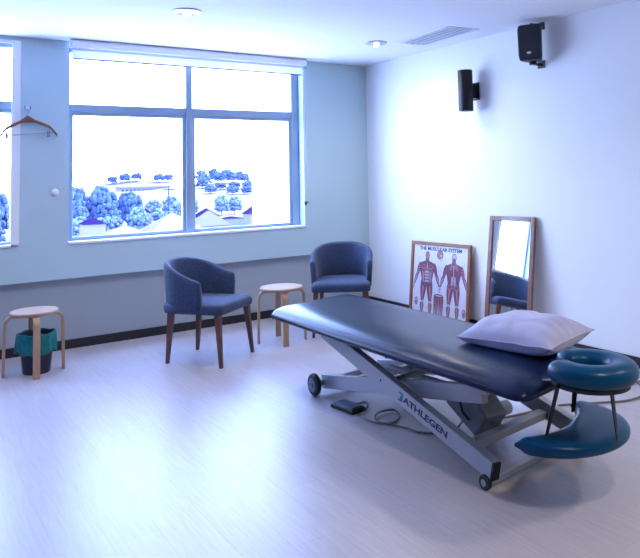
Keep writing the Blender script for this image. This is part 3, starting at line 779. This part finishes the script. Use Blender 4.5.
cp = [(2.415, 3.76, .014), (2.462, 3.735, .008), (2.515, 3.735, .006), (2.47, 3.66, .006), (2.385, 3.58, .006), (2.345, 3.49, .006), (2.36, 3.37, .006), (2.44, 3.335, .006), (2.53, 3.40, .008), (2.545, 3.49, .012), (2.44, 3.50, .014), (2.36, 3.41, .012), (2.40, 3.32, .006), (2.44, 3.21, .006), (2.455, 3.12, .006), (2.52, 3.05, .006), (2.62, 3.02, .006), (2.66, 3.0, .04), (2.70, 2.99, .085)]
MB().tube([inv @ p for p in crom(cp)], .0055, 8).build('cord', M['cable'], fp)
cp = [(2.78, 3.02, .006), (2.95, 2.99, .006), (3.21, 2.945, .006), (3.40, 2.92, .006), (3.62, 2.80, .006), (3.77, 2.72, .006), (3.93, 2.71, .006), (4.08, 2.80, .006), (4.18, 2.95, .006), (4.15, 3.12, .006), (4.02, 3.18, .006), (3.95, 3.05, .012), (4.1, 2.9, .014), (4.3, 2.85, .006), (4.44, 2.6, .006), (4.45, 2.3, .006)]
tag(MB().tube(crom(cp), .0065, 8).build('power_cable', M['cable']), 'grey power cable curving over the floor from beneath the table to the right wall', 'cable')

# ------------------------------------------------------------------ view outside
g = MB()
NX, NY = 46, 40; gv, gf = [], []
def gz(x, y):
    base = -9.0 + 6.0 * min(1, max(0, (y - 90) / 190))**1.1
    hill = 4.2*math.exp(-((x-88)/26)**2 - ((y-306)/13)**2) + 3.2*math.exp(-((x-112)/22)**2 - ((y-262)/30)**2)
    return base + hill + .25*math.sin(x*.13)*math.cos(y*.09)
for j in range(NY+1):
    for i in range(NX+1):
        x = -60 + i*6.0; y = 9 + j*9.5; gv.append((x, y, gz(x, y)))
for j in range(NY):
    for i in range(NX): a = j*(NX+1)+i; gf.append((a, a+1, a+NX+2, a+NX+1))
g._add(gv, gf)
o = g.build('ground_outside', M['ground']); o['kind'] = 'structure'; o['label'] = 'pale sunlit hillside outside the windows'; o['category'] = 'ground'
ap = MB(); ap.box((-90, 8, -9.6), (80, 66, -8.5))  # bright slab out of view, added to bounce light up to the ceiling
o = ap.build('bounce_slab', mat('bright_bounce_surface', (.80, .79, .80), .9), smooth=False); o['kind'] = 'structure'; o['label'] = 'unseen bright slab below the windows, added to bounce light onto the ceiling'; o['category'] = 'ground'
def foliage(m, r, h, seed, nb):
    rnd = random.Random(seed); mb = MB()
    for k in range(nb):
        a = rnd.random()*2*PI; q = math.sqrt(rnd.random())*r*.85; z = h*(.26 + .66*rnd.random()*(1 - .45*(q/r)**2)); s_ = r*(.13 + .13*rnd.random())
        c = Vector((q*math.cos(a), q*math.sin(a), z))
        bm = bmesh.new(); bmesh.ops.create_icosphere(bm, subdivisions=2, radius=s_)
        vs = []
        for vtx in bm.verts:
            d = 1 + .28*noise.noise(vtx.co*(2.2/s_) + Vector((k*3.1, seed, 0))); vs.append(c + Vector((vtx.co.x*d, vtx.co.y*d, vtx.co.z*d*.38)))
        mb._add(vs, [tuple(v.index for v in f_.verts) for f_ in bm.faces]); bm.free()
    return mb
protos = {}
def tree(kind, x, y, r, h, label, group, sink=0.0):
    key = (kind, int(r*7 + h*3 + x) % 3)
    t = thing('tree', (x, y, gz(x, y) - sink), label, 'tree', random.random()*6, group)
    if key not in protos:
        protos[key] = (foliage(None, 1.0, 1.0, 5 + len(protos), 120).build('foliage', M[kind], t), MB().cyl((0, 0, 0), (0, 0, .5), .06, .03, n=8).build('trunk', M['bark'], t))
    else:
        for p in protos[key]:
            c = p.copy(); COL.objects.link(c); c.parent = t
    t.scale = (r, r, h)
    return t
gA = 'trees of the dense clump at the left of the window view'; lA = 'leafy blue-green tree in the dense clump at the left of the middle window view'
for x, y, r, h in ((29.6, 142, 2.5, 8.6), (34.6, 141, 2.6, 8.9), (39.8, 143, 2.4, 7.2), (27.0, 131, 2.2, 8.0), (31.9, 132, 2.3, 8.4), (37.6, 133, 2.1, 7.4), (25.4, 120, 2.1, 6.0), (30.4, 121, 2.1, 6.2), (35.2, 120, 2.1, 5.4)):
    tree('leaf1', x, y, r, h, lA, gA)
gB = 'pale shrubs below the dense clump'; lB = 'pale low bush in front of the dense tree clump outside the middle window'
for x, y, r, h in ((24.0, 112, 1.9, 4.9), (28.2, 112, 2.0, 5.0), (32.4, 111, 1.9, 5.6), (36.6, 112, 1.9, 5.4), (40.6, 116, 1.9, 6.0)):
    tree('leaf2', x, y, r, h, lB, gB)
gC = 'trees along the far ridge'; lC = 'small distant tree on the ridge above the long white building'
for x, y, r, h in ((77.0, 300, 2.4, 3.6), (82.0, 300, 2.4, 4.4), (87.0, 301, 2.4, 4.0), (95.5, 298, 2.4, 4.2), (100.5, 300, 2.4, 3.8)):
    tree('leaf1', x, y, r, h, lC, gC)
gD = 'trees on the right hill'; lD = 'blue-green tree on the hill seen through the right half of the middle window'
for x, y, r, h in ((96.5, 250, 2.5, 4.2), (101.6, 259, 2.5, 4.4), (106.8, 258, 2.6, 5.0), (112.0, 259, 2.6, 4.8), (117.2, 258, 2.5, 4.2), (100.0, 241, 2.3, 3.2), (105.0, 240, 2.3, 3.4), (110.0, 239, 2.3, 3.2), (92.6, 232, 2.2, 3.2), (97.4, 224, 2.2, 3.4), (102.0, 222, 2.2, 3.0), (104.0, 270, 2.5, 5.6), (109.4, 271, 2.5, 6.0), (114.8, 270, 2.5, 5.8), (120.2, 270, 2.5, 5.2)):
    tree('leaf1', x, y, r, h, lD, gD)
gE = 'trees outside the left window'; lE = 'blue-green tree seen through the strip of left window'
for x, y, r, h in ((12.4, 121, 2.2, 7.4), (15.2, 130, 2.2, 8.0), (12.0, 110, 1.9, 4.6), (7.6, 124, 2.3, 7.4)):
    tree('leaf1', x, y, r, h, lE, gE)
gF = 'low trees beside the mullion'; lF = 'low pale tree between the long building and the pyramid roofs outside'
for x, y, r, h in ((47.0, 150, 1.9, 4.6), (51.2, 151, 1.9, 5.2), (55.4, 151, 1.9, 5.0), (62.5, 150, 1.8, 4.8), (66.5, 152, 1.8, 4.4)):
    tree('leaf2', x, y, r, h, lF, gF)
def house(x, y, w_, d_, zb, zr, rm, label, name='house'):
    g0 = gz(x, y); t = thing(name, (x, y, g0), label, 'house')
    e_ = zb - g0; a_ = zr - g0
    MB().box((-w_/2*.9, -d_/2*.9, -.3), (w_/2*.9, d_/2*.9, e_)).build('wall', M['hwall'], t, smooth=False)
    rr = MB(); rr._add([(-w_/2, -d_/2, e_), (w_/2, -d_/2, e_), (w_/2, d_/2, e_), (-w_/2, d_/2, e_), (-w_*.03, 0, a_), (w_*.03, 0, a_)], [(0,1,5,4), (1,2,5), (2,3,4,5), (3,0,4), (3,2,1,0)])
    rr.build('roof', rm, t, smooth=False)
    for sx in (-.25, .2): MB().box((sx*w_-.25, -d_/2*.9-.03, e_-2.6), (sx*w_+.25, -d_/2*.9+.02, e_-1.6)).build('window', M['dark'], t, smooth=False)
    return t
house(21.9, 95, 2.9, 2.9, -4.1, -3.3, M['roofd'], 'house with a dark violet pyramid roof at the lower left of the middle window')
house(43.1, 110, 3.7, 3.6, -4.85, -3.5, M['roofd'], 'house with a dark violet pyramid roof just right of the window mullion')
house(52.6, 112, 3.2, 3.2, -4.9, -3.5, M['roofd'], 'house with a dark violet roof half hidden by the white building')
house(44.9, 104, 3.6, 2.6, -5.0, -4.72, M['roofd'], 'low house with a flat dark violet roof beside the white building')
house(30.6, 90, 7.0, 5.0, -5.1, -3.0, M['roofp'], 'big house with a pale pink gable roof left of the mullion')
house(37.6, 95, 5.0, 4.6, -5.2, -3.2, M['roofp'], 'house with a pale pink roof close behind the mullion')
house(23.6, 86.5, 4.4, 4.0, -4.9, -4.0, M['roofp'], 'low house with a pale pink roof beside the left pyramid roof')
house(35.0, 116.5, 2.0, 2.0, -4.0, -3.3, M['roofd'], 'tiny house with a violet roof below the dense tree clump')
ar_ = thing('arcade_building', (83.5, 280, gz(83.5, 280)), 'long low white building with a row of dark openings on the hill', 'building')
g0 = gz(83.5, 280)
MB().box((-9.6, -3, -2), (9.6, 3, -2.4 - g0 + .6)).build('wall', M['hwall'], ar_, smooth=False)
MB().box((-10, -3.4, -1.8 - g0), (10, 3.4, -1.2 - g0)).build('roof', M['roofp'], ar_, smooth=False)
for k in range(12): MB().box((-9 + k*1.55, -3.06, -3.6 - g0), (-8.1 + k*1.55, -2.98, -2.3 - g0)).build('window', M['dark'], ar_, smooth=False)
nb = thing('white_building', (43.0, 92, gz(43, 92)), 'plain white building filling the right side of the window view', 'building', rz=math.radians(-28))
zt_ = 10.6 - gz(43, 92)
MB().box((0, 0, -1), (36, 14, zt_)).build('wall', M['wwall'], nb, smooth=False)
MB().box((0, -.2, zt_), (36.3, 14.3, zt_ + .4)).build('parapet', M['wwall'], nb, smooth=False)
up = thing('utility_pole', (35.56, 106, gz(35.56, 106)), 'thin utility pole among the trees outside the middle window', 'pole')
MB().cyl((0, 0, 0), (0, 0, .3 - gz(35.56, 106)), .13, .09, n=10).build('mast', M['dark'], up)
MB().box((-.9, -.06, -.25 - gz(35.56, 106)), (.9, .06, -.1 - gz(35.56, 106))).build('cross_arm', M['dark'], up, smooth=False)

# ------------------------------------------------------------------ light
wd = bpy.data.worlds.new('sky'); sc.world = wd; wd.use_nodes = True
nt = wd.node_tree; N = nt.nodes; bg = N['Background']
tc = N.new('ShaderNodeTexCoord'); sx_ = N.new('ShaderNodeSeparateXYZ'); nt.links.new(tc.outputs['Generated'], sx_.inputs[0])
rp = N.new('ShaderNodeValToRGB'); nt.links.new(sx_.outputs['Z'], rp.inputs['Fac'])
rp.color_ramp.elements[0].position = 0.0; rp.color_ramp.elements[0].color = (.54, .69, 1.0, 1)
rp.color_ramp.elements[1].position = 0.6; rp.color_ramp.elements[1].color = (.26, .42, 1.0, 1)
nt.links.new(rp.outputs[0], bg.inputs['Color']); bg.inputs['Strength'].default_value = 16.0
def portal(loc, rot, sx, sy):
    l = bpy.data.lights.new('window_portal', 'AREA'); l.shape = 'RECTANGLE'; l.size = sx; l.size_y = sy; l.cycles.is_portal = True
    o = bpy.data.objects.new('window_portal', l); COL.objects.link(o); o.location = loc; o.rotation_euler = rot
portal(((W2[0]+W2[1])/2, YU+.2, (W2[2]+W2[3])/2), (-PI/2, 0, 0), W2[1]-W2[0], W2[3]-W2[2])
portal(((W1[0]+W1[1])/2, YU+.2, (W1[2]+W1[3])/2), (-PI/2, 0, 0), W1[1]-W1[0], W1[3]-W1[2])
sn = bpy.data.lights.new('sun', 'SUN'); sn.energy = 9; sn.angle = math.radians(1); sn.color = (1, .95, .9)
so = bpy.data.objects.new('sun', sn); COL.objects.link(so)
so.rotation_euler = Vector((-.85, .25, -.75)).to_track_quat('-Z', 'Y').to_euler()
for d in [o for o in COL.objects if o.name.startswith('downlight')]:
    l = bpy.data.lights.new('lamp_beam', 'SPOT'); l.energy = 105 if d.location.y < 3 else 46; l.spot_size = math.radians(165); l.spot_blend = 1.0; l.color = (1, .93, .86); l.shadow_soft_size = .12  # stronger in the two fill lamps added near the camera
    o = bpy.data.objects.new('lamp_beam', l); COL.objects.link(o); o.parent = d; o.location = (0, 0, -.05)

# ------------------------------------------------------------------ camera
F, CX, CY, YAW, PITCH, ROLL, S = 690.6078, 378.2151, 127.9033, .6192, -.0667, -.0240, 1.45
cy_, sy_ = math.cos(YAW), math.sin(YAW)
fwd = Vector((sy_*math.cos(PITCH), cy_*math.cos(PITCH), -math.sin(PITCH))); right = Vector((cy_, -sy_, 0)); upv = right.cross(fwd)
c, s = math.cos(ROLL), math.sin(ROLL)
r2, u2 = right*c + upv*s, -right*s + upv*c
cam = bpy.data.cameras.new('camera'); co = bpy.data.objects.new('camera', cam); COL.objects.link(co)
co.matrix_world = Matrix(((r2.x, u2.x, -fwd.x, 0), (r2.y, u2.y, -fwd.y, 0), (r2.z, u2.z, -fwd.z, S), (0, 0, 0, 1)))
cam.sensor_fit = 'HORIZONTAL'; cam.sensor_width = 36; cam.lens = F/640*36
cam.shift_x = (320-CX)/640; cam.shift_y = (CY-279)/640
cam.clip_start = .02; cam.clip_end = 2000
sc.camera = co
sc.view_settings.view_transform = 'Standard'; sc.view_settings.look = 'None'; sc.view_settings.gamma = 1; sc.view_settings.use_curve_mapping = False
sc.view_settings.exposure = 0.44
